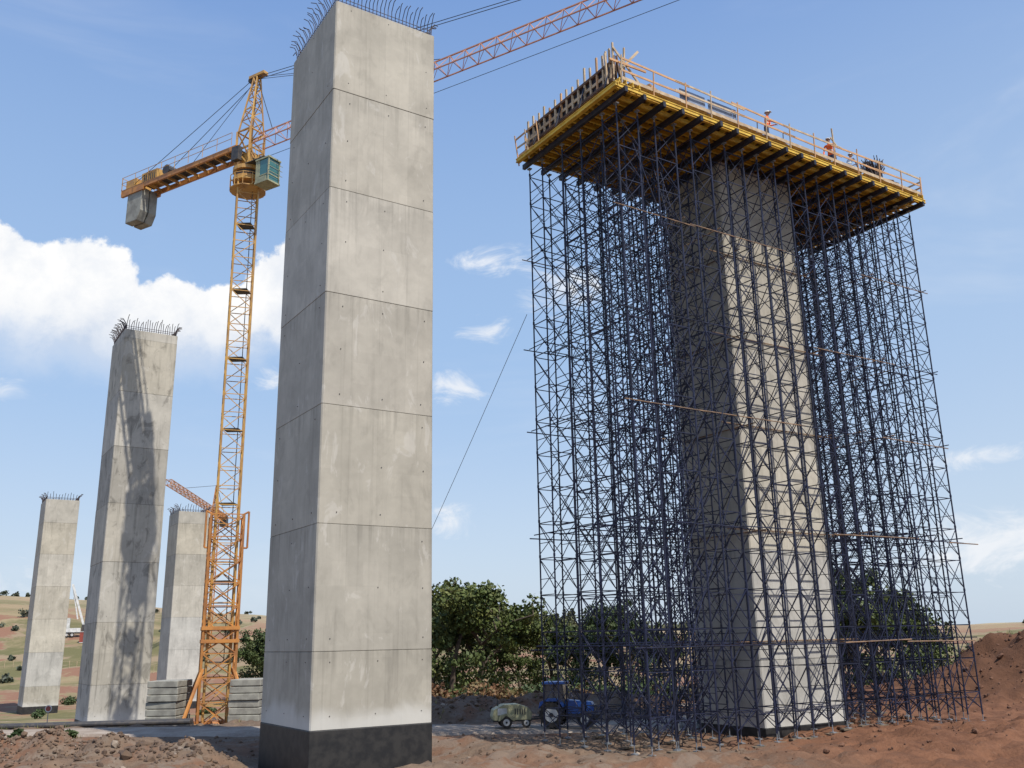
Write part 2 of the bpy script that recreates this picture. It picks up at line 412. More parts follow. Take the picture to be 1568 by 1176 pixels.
for z in (3.7,8.3,12.9,17.,21.):
    for a in(pa0-.06,pa1+.06): tb.bar((pb0-1.3,a,z+.05),(pb1+1.3,a,z+.05),.028,0,6)
    for b in(pb0-.06,pb1+.06): tb.bar((b,pa0-1,z-.05),(b,pa1+1,z-.05),.028,0,6)
for (b0,z0,b1,z1) in((1,1,6.3,12),(13.2,1,19,12),(6,12.5,1,24),(19,13,13.5,24),(2,6,6.8,17),(17,8,13.3,19)):
    tb.bar((b0,ar[0]-.12,z0),(b1,ar[0]-.12,z1),.022,1,6); tb.bar((b0,ar[2]+.1,z0),(b1,ar[2]+.1,z1),.024,1,6)
for l in range(8):
    z0=.4+l*3;z1=z0+3
    a0,a1=(ar[0],ar[1]) if l%2 else (ar[1],ar[0])
    for o in(-.18,.18): br.bar((2.9+o,a0,z0),(3.1+o,a1,z1),.02)
    for k in range(9):
        f=(k+.5)/9; p=Vector((2.9,a0,z0)).lerp(Vector((3.1,a1,z1)),f); br.bar(p-Vector((.18,0,0)),p+Vector((.18,0,0)),.014)
leg.obj('standards',[MAT['scaf'],MAT['galv']],sc); br.obj('frames_and_braces',[MAT['scaf']],sc); tb.obj('tie_tubes',[MAT['tube'],MAT['scaf'],MAT['galv']],sc)
tp=MB()
for b in bc:
    for a in ar[::2]:
        if not inside(b,a): tp.beam((b-.4,a,gz(b,a)+.0),(b+.4,a,gz(b,a)+.0),.22,.06)
tp.obj('sole_boards',[mat('dirty_boards',(.20,.15,.10),(.12,.09,.06),3,.9)],sc)
# ------------------------------------------------------------------ deck
dk=empty('formwork_platform',(PX,PY,0),R30)
y=MB()
def ibeam(p,q,mt=0,h=.2,w=.085):
    p=Vector(p);q=Vector(q)
    y.beam(p+Vector((0,0,h/2-.02)),q+Vector((0,0,h/2-.02)),w,.04,mt); y.beam(p-Vector((0,0,h/2-.02)),q-Vector((0,0,h/2-.02)),w,.04,mt); y.beam(p,q,.03,h-.08,mt)
BW,AW=20.5,6.85
z=ZD+.1
b=.1
while b<BW+.1:
    ex=.66+random.uniform(-.08,.14)
    segs=[(-ex,AW+.15)] if not (pb0-.1<b<pb1+.1) else [(-ex,pa0-.03),(pa1+.03,AW+.15)]
    for a0,a1 in segs:
        y.beam((b,a0,z-.02),(b,a1,z-.02),.15,.24,1)
    b+=1.07
z=ZD+.1+.085+.1+.03
a=-.30
while a<AW+.1:
    for o in((0,),(.10,))[0 if random.random()<.7 else 1]:
        if pa0-.1<a<pa1+.1:
            ibeam((-.1-random.random()*.1,a,z),(pb0-.03,a,z)); ibeam((pb1+.03,a,z),(BW+.2+random.random()*.2,a,z))
        else: ibeam((-.1-random.random()*.1,a+o,z),(BW+.15+random.random()*.3,a+o,z))
    a+=.43
ibeam((-.2,-.47,z),(BW+.3,-.47,z))
z2=z+.21
b=-.1
while b<BW+.2:
    near=abs(b)<1.0 or b>BW-.6
    ibeam((b,-.25 if not near else -.55,z2),(b,AW+.1,z2)); b+=.36 if b<2 else .5
for o in(-.2,-.31): ibeam((o,-.55,z2-.22),(o,AW+.15,z2-.22))
y.obj('beams',[MAT['h20'],MAT['prim']],dk)
d=MB(); zd=z2+.11
d.box((BW/2,AW/2-.05,zd+.012),(BW+.4,AW+.3,.021),0)
for i in range(60):
    b=random.uniform(-.1,BW-2); d.beam((b,-.3+random.uniform(-.1,.3),zd+.05+random.random()*.04),(b+random.uniform(1,3.0),-.3+random.uniform(-.1,.3),zd+.05+random.random()*.04),.16,.03,1)
d.obj('deck_boards',[MAT['ply'],MAT['tim']],dk)
zd+=.03
r=MB()
def rail(p,q,n,hh=1.0,out=(0,-.08),end=True):
    p=Vector(p);q=Vector(q)
    for i in range(n+1):
        c=p.lerp(q,i/n)+ (q-p).normalized()*random.uniform(-.25,.25)*(0<i<n)
        r.beam(c-Vector((0,0,.40)),c+Vector((out[0]+jt(),out[1],hh+random.uniform(-.08,.22))),.045,.045,0 if random.random()<.5 else 2)
    for hz in(.48,.92):
        for i in range(0,n,2):
            a=p.lerp(q,max(0,i/n-.02));b=p.lerp(q,min(1,(i+2)/n+.02)); k=hz/hh
            o=Vector((out[0]*k,out[1]*k,0))
            r.beam(a+o+Vector((0,0,hz+jt()*4)),b+o+Vector((0,0,hz+jt()*4)),.03,.09,random.choice((0,0,2)))
    r.beam(p+Vector((0,0,.1)),q+Vector((0,0,.1)),.03,.16,random.choice((0,2)))
rail((.1,-.42,zd),(BW+.1,-.42,zd),12)
rail((.2,AW+.05,zd),(BW,AW+.05,zd),12,out=(0,.08))
rail((-.15,AW-1.6,zd-.2),(-.2,AW+.1,zd-.2),2,1.1,out=(-.2,0))
rail((BW+.2,-.4,zd),(BW+.2,AW+.1,zd),5,out=(.08,0))
r.obj('guard_rails',[MAT['rail'],MAT['scaf'],MAT['tim']],dk)
f=MB()
f.box((.22,AW/2,zd+.68),(.03,AW-.5,1.32),2); f.box((.12,AW/2,zd+1.2),(.10,AW-.3,.12),0); f.box((.12,AW/2,zd+.35),(.12,AW-.3,.12),0); f.box((.15,AW/2,zd+.78),(.05,AW-.9,.14),1)
for i in range(15):
    a=.3+(AW-.6)*i/14; hh=1.45+random.uniform(0,.35)+(.35 if i<6 else 0)*random.random()
    f.beam((.12,a,zd),(.12+jt(),a+jt(),zd+hh),.07,.09,random.choice((1,1,3)))
    if i%4==0: f.beam((-.22,a,zd-.1),(.1,a,zd+1.0),.05,.06,2)
for i in range(9):
    b=1.3+i*2.0
    f.box((b,1.1,zd+.38),(1.9,.03,.75),4 if i in(3,4,2) else 0)
    f.beam((b,1.02,zd),(b+jt(),1.02,zd+1.15),.07,.07,1)
for b in (4.2,5.9,6.8): f.box((b,-.36,zd+.45),(1.5 if b<6 else .2,.03,.62),4)
for i in range(12):
    b=random.uniform(-.1,.9);a=random.uniform(-.2,.7)
    f.beam((b,a,zd),(b+random.uniform(-.15,.15),a+random.uniform(-.12,.12),zd+random.uniform(1.1,2.1)),.07,.07,random.choice((1,1,0)))
f.beam((.2,-.3,zd+.6),(1.3,-.2,zd+1.9),.07,.1,1); f.beam((1.2,-.3,zd+.2),(.1,0,zd+1.8),.06,.08,1); f.beam((-.4,-.3,zd+.9),(1.6,-.3,zd+.95),.05,.1,3)
for i in range(20):
    b=random.uniform(16.2,18.0);a=random.uniform(-.1,1.6);h=random.uniform(.1,.75); f.beam((b,a,zd+h),(b+random.uniform(1.2,2.4),a+random.uniform(-.4,.4),zd+h+random.uniform(-.15,.2)),.1,.09,random.choice((1,3,0)))
for i in range(90):
    c=Vector((17.8,.3,zd+.9)); f.bar(c+Vector((random.uniform(-.4,.4),random.uniform(-.3,.3),-.4)),c+Vector((random.uniform(-.8,.8),random.uniform(-.4,.4),random.uniform(.2,.85))),.022,5,4)
f.beam((13.9,-.3,zd),(13.7,-.4,zd+1.9),.06,.06,1); f.beam((14.2,-.3,zd+1.0),(13.6,-.35,zd+1.4),.05,.07,1)
for b in (6.2,9.1,10.9): f.bar((b,.4,zd),(b+.1,.4,zd+1.3),.025,5,5)
for i in range(14):
    b=random.uniform(1.6,BW-1);a=random.uniform(.0,.7); f.box((b,a,zd+.2),(random.uniform(.4,1.1),random.uniform(.3,.5),random.uniform(.25,.45)),random.choice((0,1,4,3)),Matrix.Rotation(random.uniform(-.3,.3),3,'Z'))
f.obj('formwork_panels_and_timber',[MAT['ply'],MAT['tim'],MAT['prim'],MAT['rail'],MAT['panel'],MAT['rebar']],dk)
# ------------------------------------------------------------------ workers
def person_mat(top,name):
    m,t=newmat(name); z=t.sep(t.n('ShaderNodeTexCoord').outputs['Object'])[2]
    c=t.mix(t.m('GREATER_THAN',z,.93),(.04,.05,.09),top); c=t.mix(t.m('GREATER_THAN',z,1.47),c,(.42,.24,.16)); c=t.mix(t.m('LESS_THAN',z,.09),c,(.03,.025,.02))
    s=t.m('MULTIPLY',t.m('GREATER_THAN',z,1.13),t.m('LESS_THAN',z,1.18)); c=t.mix(s,c,(.7,.7,.6)); t.out(c,.8); return m
def worker(loc,rz,mt,lean=.0,arms=0,parent=None):
    e=empty('construction_worker',loc,rz)
    y0=-lean
    J={'pel':(0,0,.95,.13,.10),'w':(0,y0*.3,1.12,.135,.095),'ch':(0,y0*.7,1.33,.17,.11),'nk':(0,y0,1.48,.055,.055),'hd':(0,y0-.01,1.56,.055,.06),
       'hl':(.10,0,.90,.10,.10),'kl':(.12,-.05,.50,.062,.065),'al':(.12,.02,.10,.043,.045),'tl':(.13,-.15,.045,.04,.03),
       'hr':(-.10,0,.90,.10,.10),'kr':(-.13,.03,.50,.062,.065),'ar':(-.13,.08,.10,.043,.045),'tr':(-.14,-.09,.045,.04,.03)}
    if arms==0: J.update({'sl':(.19,y0,1.42,.06,.06),'el':(.27,y0-.05,1.15,.045,.045),'wl':(.20,y0-.28,1.08,.03,.028),'sr':(-.19,y0,1.42,.06,.06),'er':(-.27,y0-.04,1.15,.045,.045),'wr':(-.18,y0-.27,1.05,.03,.028)})
    else: J.update({'sl':(.19,y0,1.42,.06,.06),'el':(.28,y0-.16,1.22,.045,.045),'wl':(.16,y0-.40,1.30,.03,.028),'sr':(-.19,y0,1.42,.06,.06),'er':(-.28,y0+.02,1.14,.045,.045),'wr':(-.26,y0-.12,.9,.03,.028)})
    E=[('pel','w'),('w','ch'),('ch','nk'),('nk','hd'),('pel','hl'),('hl','kl'),('kl','al'),('al','tl'),('pel','hr'),('hr','kr'),('kr','ar'),('ar','tr'),('ch','sl'),('sl','el'),('el','wl'),('ch','sr'),('sr','er'),('er','wr')]
    ks=list(J); me=bpy.data.meshes.new('body'); me.from_pydata([J[k][:3] for k in ks],[(ks.index(a),ks.index(b)) for a,b in E],[])
    o=bpy.data.objects.new('body',me); COL.objects.link(o); o.parent=e
    o.modifiers.new('Skin','SKIN')
    for i,k in enumerate(ks): me.skin_vertices[0].data[i].radius=J[k][3:5]
    me.skin_vertices[0].data[0].use_root=True
    s=o.modifiers.new('sub','SUBSURF'); s.levels=2;s.render_levels=2
    me.materials.append(mt)
    h=MB(); hc=Vector((0,y0-.02,1.66))
    h.sph(hc,(.077,.095,.118),0,14,10)
    h.bar(hc+Vector((0,-.085,.01)),hc+Vector((0,-.115,-.03)),.008,0,6,.016)
    for sx in(-1,1):
        h.sph(hc+Vector((sx*.03,-.087,.012)),(.011,.008,.008),2,8,6); h.sph(hc+Vector((sx*.078,0,-.01)),(.012,.02,.032),0,8,6)
    h.box(hc+Vector((0,-.088,-.055)),(.045,.01,.008),2)
    h.sph(hc+Vector((0,.005,.045)),(.115,.14,.11),1,16,8,0.0); h.box(hc+Vector((0,-.14,.05)),(.17,.10,.012),1)
    for wn,en in(('wl','el'),('wr','er')):
        w=Vector(J[wn][:3]); d=(w-Vector(J[en][:3])).normalized(); sd=d.cross(Vector((0,0,1))).normalized(); up=sd.cross(d)
        R=Matrix((sd,up,d)).transposed(); h.box(w+d*.05,(.08,.03,.10),0,R)
        for i in range(4):
            p=w+d*.10+sd*(-.03+.02*i); L=(.03,.038,.036,.028)[i]; q=p+d*L-up*.01; h.bar(p,q,.009,0,6); h.bar(q,q+d*L*.5-up*L*.8,.009,0,6,.007)
        p=w+d*.04+sd*.04; h.bar(p,p+sd*.025+d*.03,.011,0,6); h.bar(p+sd*.025+d*.03,p+sd*.015+d*.06-up*.01,.010,0,6,.008)
    h.obj('head_helmet_hands',[MAT['skin'],MAT['helm'],MAT['dgrey']],e,smooth=True)
    return e
wm=person_mat((.85,.15,.03),'hi_vis_clothing'); wm2=person_mat((.20,.24,.32),'work_clothing')
def dp(b,a,z=zd): p=Vector((PX,PY,0))+B*b+A*a; return (p.x,p.y,z)
worker(dp(9.5,.15),R30+.5,wm,.1,0); worker(dp(14.4,.3),R30-1.2,wm,.25,1); worker(dp(16.1,.6),R30+1.6,wm2,.3,1)
# ------------------------------------------------------------------ tower crane
C=Vector((-19.3,62,0)); Jd=Vector((.854,-.52,0)).normalized(); N=Vector((-Jd.y,Jd.x,0)); UP=Vector((0,0,1))
cr=empty('tower_crane',(0,0,0))
def truss4(mb,p0,p1,w,s,u,n,rc,rb,mt=0,w1=None,X=False):
    w1=w if w1 is None else w1
    def cor(t):
        c=p0.lerp(p1,t);k=(w+(w1-w)*t)/2; return [c+s*k+u*k,c-s*k+u*k,c-s*k-u*k,c+s*k-u*k]
    for i in range(n):
        a=cor(i/n);b=cor((i+1)/n)
        for k in range(4):
            mb.bar(a[k],b[k],rc,mt,4); k2=(k+1)%4
            mb.bar(a[k],a[k2],rb,mt,4)
            if X: mb.bar(a[k],b[k2],rb,mt,4); mb.bar(a[k2],b[k],rb,mt,4)
            elif i%2: mb.bar(a[k],b[k2],rb,mt,4)
            else: mb.bar(a[k2],b[k],rb,mt,4)
    a=cor(1)
    for k in range(4): mb.bar(a[k],a[(k+1)%4],rb,mt,4)
q=MB(); s1=Vector((math.cos(.35),math.sin(.35),0)); u1=Vector((-s1.y,s1.x,0))
truss4(q,C+UP*-.9,C+UP*37.2,1.45,s1,u1,30,.07,.034,0)
truss4(q,C+UP*-.9,C+UP*12.4,2.1,s1,u1,9,.085,.045,1,X=True)
for k in range(7):
    z=3+k*5.1; q.box(C+UP*z,(1.1,1.1,.05),2)
    for j in range(12): q.bar(C+UP*(z+j*.4)+s1*.35-u1*.2,C+UP*(z+j*.4)+s1*.35+u1*.2,.015,2)
    q.bar(C+UP*z+s1*.35-u1*.2,C+UP*(z+5)+s1*.35-u1*.2,.02,2);q.bar(C+UP*z+s1*.35+u1*.2,C+UP*(z+5)+s1*.35+u1*.2,.02,2)
for sx in(-1,1):
    q.bar(C+s1*sx*1.35+u1*-.9+UP*10.2,C+s1*sx*1.35+u1*-.9+UP*12.6,.07,1,6); q.bar(C+s1*sx*1.0+u1*-.9+UP*12.4,C+s1*sx*1.35+u1*-.9+UP*12.6,.06,1,6); q.bar(C+s1*sx*1.0+u1*-.9+UP*10.2,C+s1*sx*1.35+u1*-.9+UP*10.2,.06,1,6)
for zz in (4.3,5.1): q.box(C+UP*zz,(2.35,2.35,.22),1,Matrix.Rotation(.35,3,'Z'))
for sx,sy in((1,0),(-1,0),(0,1),(0,-1)):
    d=s1*sx+u1*sy
    q.beam(C+UP*-.75,C+d*3.4+UP*-.75,.35,.4,1)
for sx,sy in((1,1),(-1,1),(1,-1),(-1,-1)):
    d=(s1*sx+u1*sy); q.bar(C+d*.95+UP*2.6,C+d*2.0+UP*-.6,.12,1,6); q.beam(C+UP*-.8,C+d*2.2+UP*-.8,.3,.35,1)
q.obj('mast',[MAT['cy'],MAT['co'],MAT['dgrey']],cr)
q=MB()
q.bar(C+UP*37.0,C+UP*37.35,1.1,0,20); q.bar(C+UP*37.35,C+UP*37.8,.9,2,20); q.bar(C+UP*37.8,C+UP*38.1,1.15,0,20)
for k in range(12):
    t0=2*math.pi*k/12;t1=2*math.pi*(k+1)/12; rr=1.3
    a=C+Vector((math.cos(t0)*rr,math.sin(t0)*rr,36.4));b=C+Vector((math.cos(t1)*rr,math.sin(t1)*rr,36.4))
    for h in(.0,.5,1.0): q.bar(a+UP*h,b+UP*h,.03,0)
    q.bar(a,a+UP*1,.03,0)
q.bar(C+UP*36.35,C+UP*36.4,1.3,0,12)
truss4(q,C+UP*38.1,C+UP*41.2,1.4,Jd,N,2,.10,.06,0)
ap=C+UP*45.9+Jd*.3
truss4(q,C+UP*41.2,ap,1.3,Jd,N,5,.07,.04,0,.35)
q.box(ap+UP*.15+Jd*.1,(1.6,.45,.22),0,Matrix((Jd,N,UP)).transposed()); q.bar(ap-Jd*.6-N*.12,ap-Jd*.6+N*.12,.28,2,12)
RJ=Matrix((Jd,N,UP)).transposed()
q.box(C+UP*38.9-Jd*.2+N*.1,(1.5,1.1,1.0),0,RJ); q.box(C+UP*39.2-N*.9-Jd*.4,(.7,.4,1.1),2,RJ)
for k in range(5): q.bar(C+UP*38.1+Jd*(.9+k*.35)-N*.9,C+UP*39.2+Jd*(.9+k*.35)-N*.9,.025,0)
q.bar(C+UP*39.2+Jd*.5-N*.9,C+UP*39.2+Jd*2.5-N*.9,.03,0); q.box(C+UP*38.1+Jd*1.5-N*.6,(2.2,.7,.05),2,RJ)
q.obj('slewing_unit_and_tower_head',[MAT['cy'],MAT['co'],MAT['dgrey']],cr)
q=MB(); cc=C+Jd*2.45-N*.4+UP*37.0
q.box(cc,(1.2,1.05,1.75),1,RJ)
for sx in(-1,1):
    for sy in(-1,1): q.box(cc+Jd*sx*.6+N*sy*.52,(.09,.09,1.8),0,RJ)
q.box(cc+UP*.92,(1.4,1.2,.12),0,RJ); q.box(cc-UP*.92,(1.35,1.2,.12),0,RJ); q.box(cc-UP*.40,(1.26,1.11,.08),0,RJ); q.box(cc-Jd*.45,(.36,1.1,1.75),0,RJ)
q.box(cc-UP*.7-Jd*.1,(1.05,1.12,.4),0,RJ)
q.beam(cc+UP*.95-Jd*.3,C+UP*38.9+Jd*.5,.2,.2,0); q.bar(cc-Jd*.5+UP*.2,C+UP*37.6+Jd*.8,.1,0,6)
for h in(-.3,.1,.5): q.bar(cc+Jd*.8-N*.65+UP*h,cc+Jd*.8+N*.65+UP*h,.02,0)
q.obj('cabin',[MAT['beige'],MAT['glass']],cr)
q=MB(); JL=46;n=38; j0=C+UP*39.9+Jd*.8; hw=.55;hh=1.0
def jp(t,k):
    c=j0+Jd*t; s=1 if t<38 else 1-(t-38)/16
    return c+UP*hh*s if k==0 else c+N*hw*(1 if k==1 else -1)
for i in range(n):
    t0=JL*i/n;t1=JL*(i+1)/n;tm=(t0+t1)/2
    q.bar(jp(t0,0),jp(t1,0),.055)
    for k in(1,2): q.bar(jp(t0,k),jp(t1,k),.048); q.bar(jp(t0,k),jp(tm,0),.026); q.bar(jp(tm,0),jp(t1,k),.026)
    q.bar(jp(t0,1),jp(t0,2),.024); q.bar(jp(t0,1),jp(t1,2),.02)
q.obj('jib',[MAT['cj']],cr)
q=MB(); e0=C+UP*39.9; CL=13.9
for s_ in(-1,1):
    q.beam(e0-Jd*.6+N*s_*.75,e0-Jd*CL+N*s_*.75,.16,.38,1)
    for k in range(9): q.bar(e0-Jd*(1+k*1.6)+N*s_*.95+UP*.2,e0-Jd*(1+k*1.6)+N*s_*.95+UP*1.25,.024,0)
    for h in(.75,1.25): q.bar(e0-Jd*1+N*s_*.95+UP*h,e0-Jd*CL+N*s_*.95+UP*h,.022,0)
for k in range(12): q.beam(e0-Jd*(1+k*1.1)-N*.75,e0-Jd*(1+k*1.1)+N*.75,.1,.2,0)
q.box(e0-Jd*5.5+UP*.24,(9,1.1,.05),2,RJ)
q.box(e0-Jd*10.9+UP*.75,(1.9,1.2,.9),0,RJ); q.bar(e0-Jd*8.9-N*.6+UP*.75,e0-Jd*8.9+N*.6+UP*.75,.42,2,14); q.box(e0-Jd*13.0+UP*.55,(1.3,1.4,.8),0,RJ)
for k in range(6): q.box(e0-Jd*(10.2+.25*k)-N*.62+UP*.75,(.06,.04,.7),2,RJ)
for k in(-.9,0,.9): q.bar(e0-Jd*CL+N*k-UP*.2,e0-Jd*CL+N*k+UP*1.25,.03,0)
for h in(.2,.7,1.25): q.bar(e0-Jd*CL+N*-.95+UP*h,e0-Jd*CL+N*.95+UP*h,.025,0)
for s_ in(-1,1): q.beam(e0-Jd*11.2+N*s_*.75-UP*.1,e0-Jd*(CL+.1)+N*s_*.75-UP*.1,.2,.6,1)
q.obj('counter_jib',[MAT['cy'],MAT['co'],MAT['dgrey']],cr)
q=MB(); cw=e0-Jd*12.3
M4=Matrix.Translation(cw)@RJ.to_4x4()
for y0_,y1_ in((-.75,-.05),(.05,.75)): q.prism([(-.95,-.1),(.85,-.1),(.85,-2.1),(.45,-2.9),(-.95,-2.9)],y0_,y1_,0,M4)
q.obj('counterweight_blocks',[MAT['grey']],cr,bevel=.05)
q=MB()
for s_ in(-.15,.15):
    q.bar(ap+N*s_,j0+Jd*40+UP*hh+N*s_,.025,0,5); q.bar(ap+N*s_,j0+Jd*17+UP*hh,.02,0,5)
    q.bar(ap+N*s_,e0-Jd*12.6+N*s_*5+UP*.4,.025,0,5)
q.bar(ap,e0-Jd*7+UP*.4,.02,0,5)
q.bar(C+UP*38.7+Jd*1,C+UP*38.4+Jd*44,.018,0,4)
q.bar(ap,C+UP*41+Jd*2.2,.03,0,5)
q.obj('pendant_ropes',[MAT['cable']],cr)
q=MB()
for ox,nn in((-2.75,7),(2.35,7)):
    for i in range(nn):
        q.box(C+Vector((ox+jt()*2,-.6+jt()*3,-.75+.42*i)),(1.9,2.6,.39),0,Matrix.Rotation(jt()*1.5,3,'Z'))
q.obj('ballast_blocks',[MAT['grey']],cr,bevel=.04)
c2=empty('tower_crane',(0,0,0)); D=Vector((-73,225,0)); gd=H(-73,225)
q=MB(); X=Vector((1,0,0));Y=Vector((0,1,0))
truss4(q,D+UP*gd,D+UP*35,1.6,X,Y,20,.12,.07,0); truss4(q,D+UP*35,D+UP*42,1.4,X,Y,4,.12,.08,0,.3)
d2=Vector((3.3,-32,0)).normalized(); truss4(q,D+UP*35.5,D+UP*35.5+d2*44,1.1,Vector((d2.y,-d2.x,0)),UP,24,.08,.045,0)
truss4(q,D+UP*35.5,D+UP*35.5-d2*12,1.2,Vector((d2.y,-d2.x,0)),UP,7,.12,.08,0); q.box(D+UP*34.5-d2*11,(1.6,1.6,2.6),1)
q.bar(D+UP*42,D+UP*36.2+d2*32,.06,1); q.bar(D+UP*42,D+UP*36.2-d2*11,.06,1)
q.obj('lattice',[MAT['co'],MAT['dgrey']],c2)
q=MB(); a=Vector((.75,40.0,18.4));b=Vector((-11.2,62.8,-.4)); prev=a
for i in range(1,17):
    t_=i/16;p=a.lerp(b,t_)-UP*.35*math.sin(math.pi*t_); q.bar(prev,p,.013,0,5); prev=p
q.obj('guy_rope',[MAT['cable']])
# ------------------------------------------------------------------ tractor
def wheel(mb,c,R,w,mt,mh,lug=True):
    c=Vector(c); mb.bar(c-Vector((0,w/2,0)),c+Vector((0,w/2,0)),R*.94,mt,26); mb.bar(c-Vector((0,w/2+.02,0)),c+Vector((0,w/2+.02,0)),R*.55,mh,18); mb.bar(c-Vector((0,w/2+.05,0)),c+Vector((0,w/2+.05,0)),R*.18,mt,10)
    if lug:
        for i in range(22):
            a=2*math.pi*i/22; mb.box(c+Vector((math.cos(a)*R*.95,0,math.sin(a)*R*.95)),(R*.12,w,.07),mt,Matrix.Rotation(-a,3,'Y'))
tx,ty=2.25,45.0
tr=empty('tractor',(tx,ty,H(tx,ty)+.1),-.25,.80); q=MB()
wheel(q,(-.75,-.75,.72),.72,.4,1,2);wheel(q,(-.75,.75,.72),.72,.4,1,2);wheel(q,(1.15,-.68,.45),.45,.26,1,2);wheel(q,(1.15,.68,.45),.45,.26,1,2)
q.prism([(.0,.75),(1.55,.72),(1.62,1.05),(1.45,1.38),(.0,1.5)],-.34,.34,0); q.box((.7,0,.62),(1.8,.4,.35),3); q.box((-.7,0,.75),(.9,.7,.6),3)
for y0_,y1_ in((-.95,-.55),(.55,.95)): q.prism([(-1.5,1.05),(-1.4,1.42),(-1.0,1.6),(-.4,1.6),(-.05,1.3),(-.05,1.1),(-.3,1.45),(-1.1,1.45)],y0_,y1_,0)
q.prism([(-1.25,1.3),(-1.15,2.35),(-.15,2.35),(.0,1.3)],-.6,.6,4)
for x0,x1 in((-1.25,-1.15),(-.65,-.65),(.0,-.15)):
    for s_ in(-.62,.62): q.beam((x0,s_,1.3),(x1,s_,2.38),.06,.06,3)
q.box((-.65,0,2.43),(1.3,1.4,.13),0); q.box((-.65,0,2.36),(1.36,1.44,.03),3)
q.bar((.85,.22,1.4),(.85,.22,2.2),.035,3,8); q.box((1.6,0,1.05),(.06,.55,.45),3); q.box((1.62,-.22,1.2),(.05,.12,.1),2);q.box((1.62,.22,1.2),(.05,.12,.1),2); q.box((1.75,0,.6),(.35,.5,.3),3)
q.box((-.05,0,1.35),(.1,.9,.35),0); q.beam((-1.2,0,.6),(-2.0,0,.55),.08,.08,3)
q.obj('body_and_wheels',[MAT['blue'],MAT['tyre'],MAT['white'],MAT['dgrey'],MAT['glassd']],tr,bevel=.012)
tx,ty=-.35,45.4
co=empty('towed_compressor',(tx,ty,H(tx,ty)+.1),.15,.86); q=MB()
q.prism([(-1.0,.42),(1.0,.42),(1.08,.75),(.85,1.05),(.3,1.22),(-.5,1.2),(-1.0,.95),(-1.08,.6)],-.55,.55,0)
q.box((0,0,.38),(2.1,.9,.1),1)
for s_ in(-.62,.62): wheel(q,(-.35,s_,.32),.32,.18,2,3,False); q.prism([(-.78,.4),(-.7,.68),(-.35,.78),(0,.68),(.08,.4),(0,.4),(-.35,.68),(-.7,.4)],s_-.12,s_+.12,0)
wheel(q,(.75,-.45,.26),.26,.14,2,3,False)
for i in range(5): q.box((.15+i*.13,-.56,.85),(.06,.02,.3),1)
q.beam((1.0,0,.4),(1.9,0,.42),.08,.08,1); q.bar((1.65,0,0),(1.65,0,.6),.03,1,6); q.bar((-.7,.2,1.1),(-.7,.2,1.4),.04,1,8); q.box((-.55,-.56,.85),(.5,.02,.35),3)
q.obj('canopy_and_wheels',[MAT['beige'],MAT['dgrey'],MAT['tyre'],MAT['white']],co,bevel=.03)
# ------------------------------------------------------------------ site furniture
def at(x,y,dz=0): return (x,y,H(x,y)+dz)
q=MB()
for i in range(7): q.bar((-6,i*.0+(i%4)*.32,.2+(i//4)*.28),(6,(i%4)*.32,.2+(i//4)*.28),.15,0,12)
q.obj('pipe_stack',[MAT['dgrey']],loc=at(-25.5,57.5,.05),rz=.12)
q=MB()
for i in range(26):
    q.bar((-4.5+random.uniform(-.4,.4),random.uniform(-.6,.6),.15+random.random()*.3),(4.5+random.uniform(-.4,.4),random.uniform(-.6,.6),.15+random.random()*.3),.03,0,5)
for x_ in(-3,0,3): q.beam((x_,-.8,.06),(x_,.8,.06),.12,.12,1)
q.obj('rebar_bundle',[MAT['rebar'],MAT['tim']],loc=at(-33,61,.02),rz=-.1)
q=MB()
for i in range(40):
    a=random.uniform(-5,4); q.beam((a,random.uniform(-1,1),.1+random.random()*.25),(a+random.uniform(.8,3),random.uniform(-1,1),.1+random.random()*.25),.15,.05,random.choice((0,0,1,2)))
q.obj('scrap_timber_pile',[MAT['tim'],MAT['ply'],MAT['grey']],loc=at(-37,66,.02),rz=.1)
q=MB(); q.bar((0,0,0),(0,0,1.9),.035,1,8); q.bar((0,-.05,1.65),(0,-.02,1.65),.30,0,20); q.bar((0,-.056,1.65),(0,-.05,1.65),.22,2,20); q.box((0,0,.03),(.5,.5,.06),1)
q.obj('warning_sign',[MAT['white'],MAT['galv'],MAT['red']],loc=at(-41,85))
def container(x,y,rz,mt,name='site_container'):
    q=MB(); q.box((0,0,1.35),(6.0,2.4,2.4),0)
    for i in range(24):
        for s_ in(-1.22,1.22): q.box((-2.85+i*.25,s_,1.35),(.1,.05,2.2),0)
    for zz in(.12,2.58): q.box((0,0,zz),(6.1,2.5,.14),1)
    q.box((-1.6,-1.26,1.2),(.9,.05,2.0),1); q.box((1.2,-1.26,1.6),(1.2,.05,.9),2)
    q.obj(name,[mt,MAT['white'],MAT['glassd']],loc=at(x,y,-.1),rz=rz)
container(-100,226,.2,MAT['red']);container(-116,240,.4,MAT['white']);container(-88,215,.0,MAT['grey'])
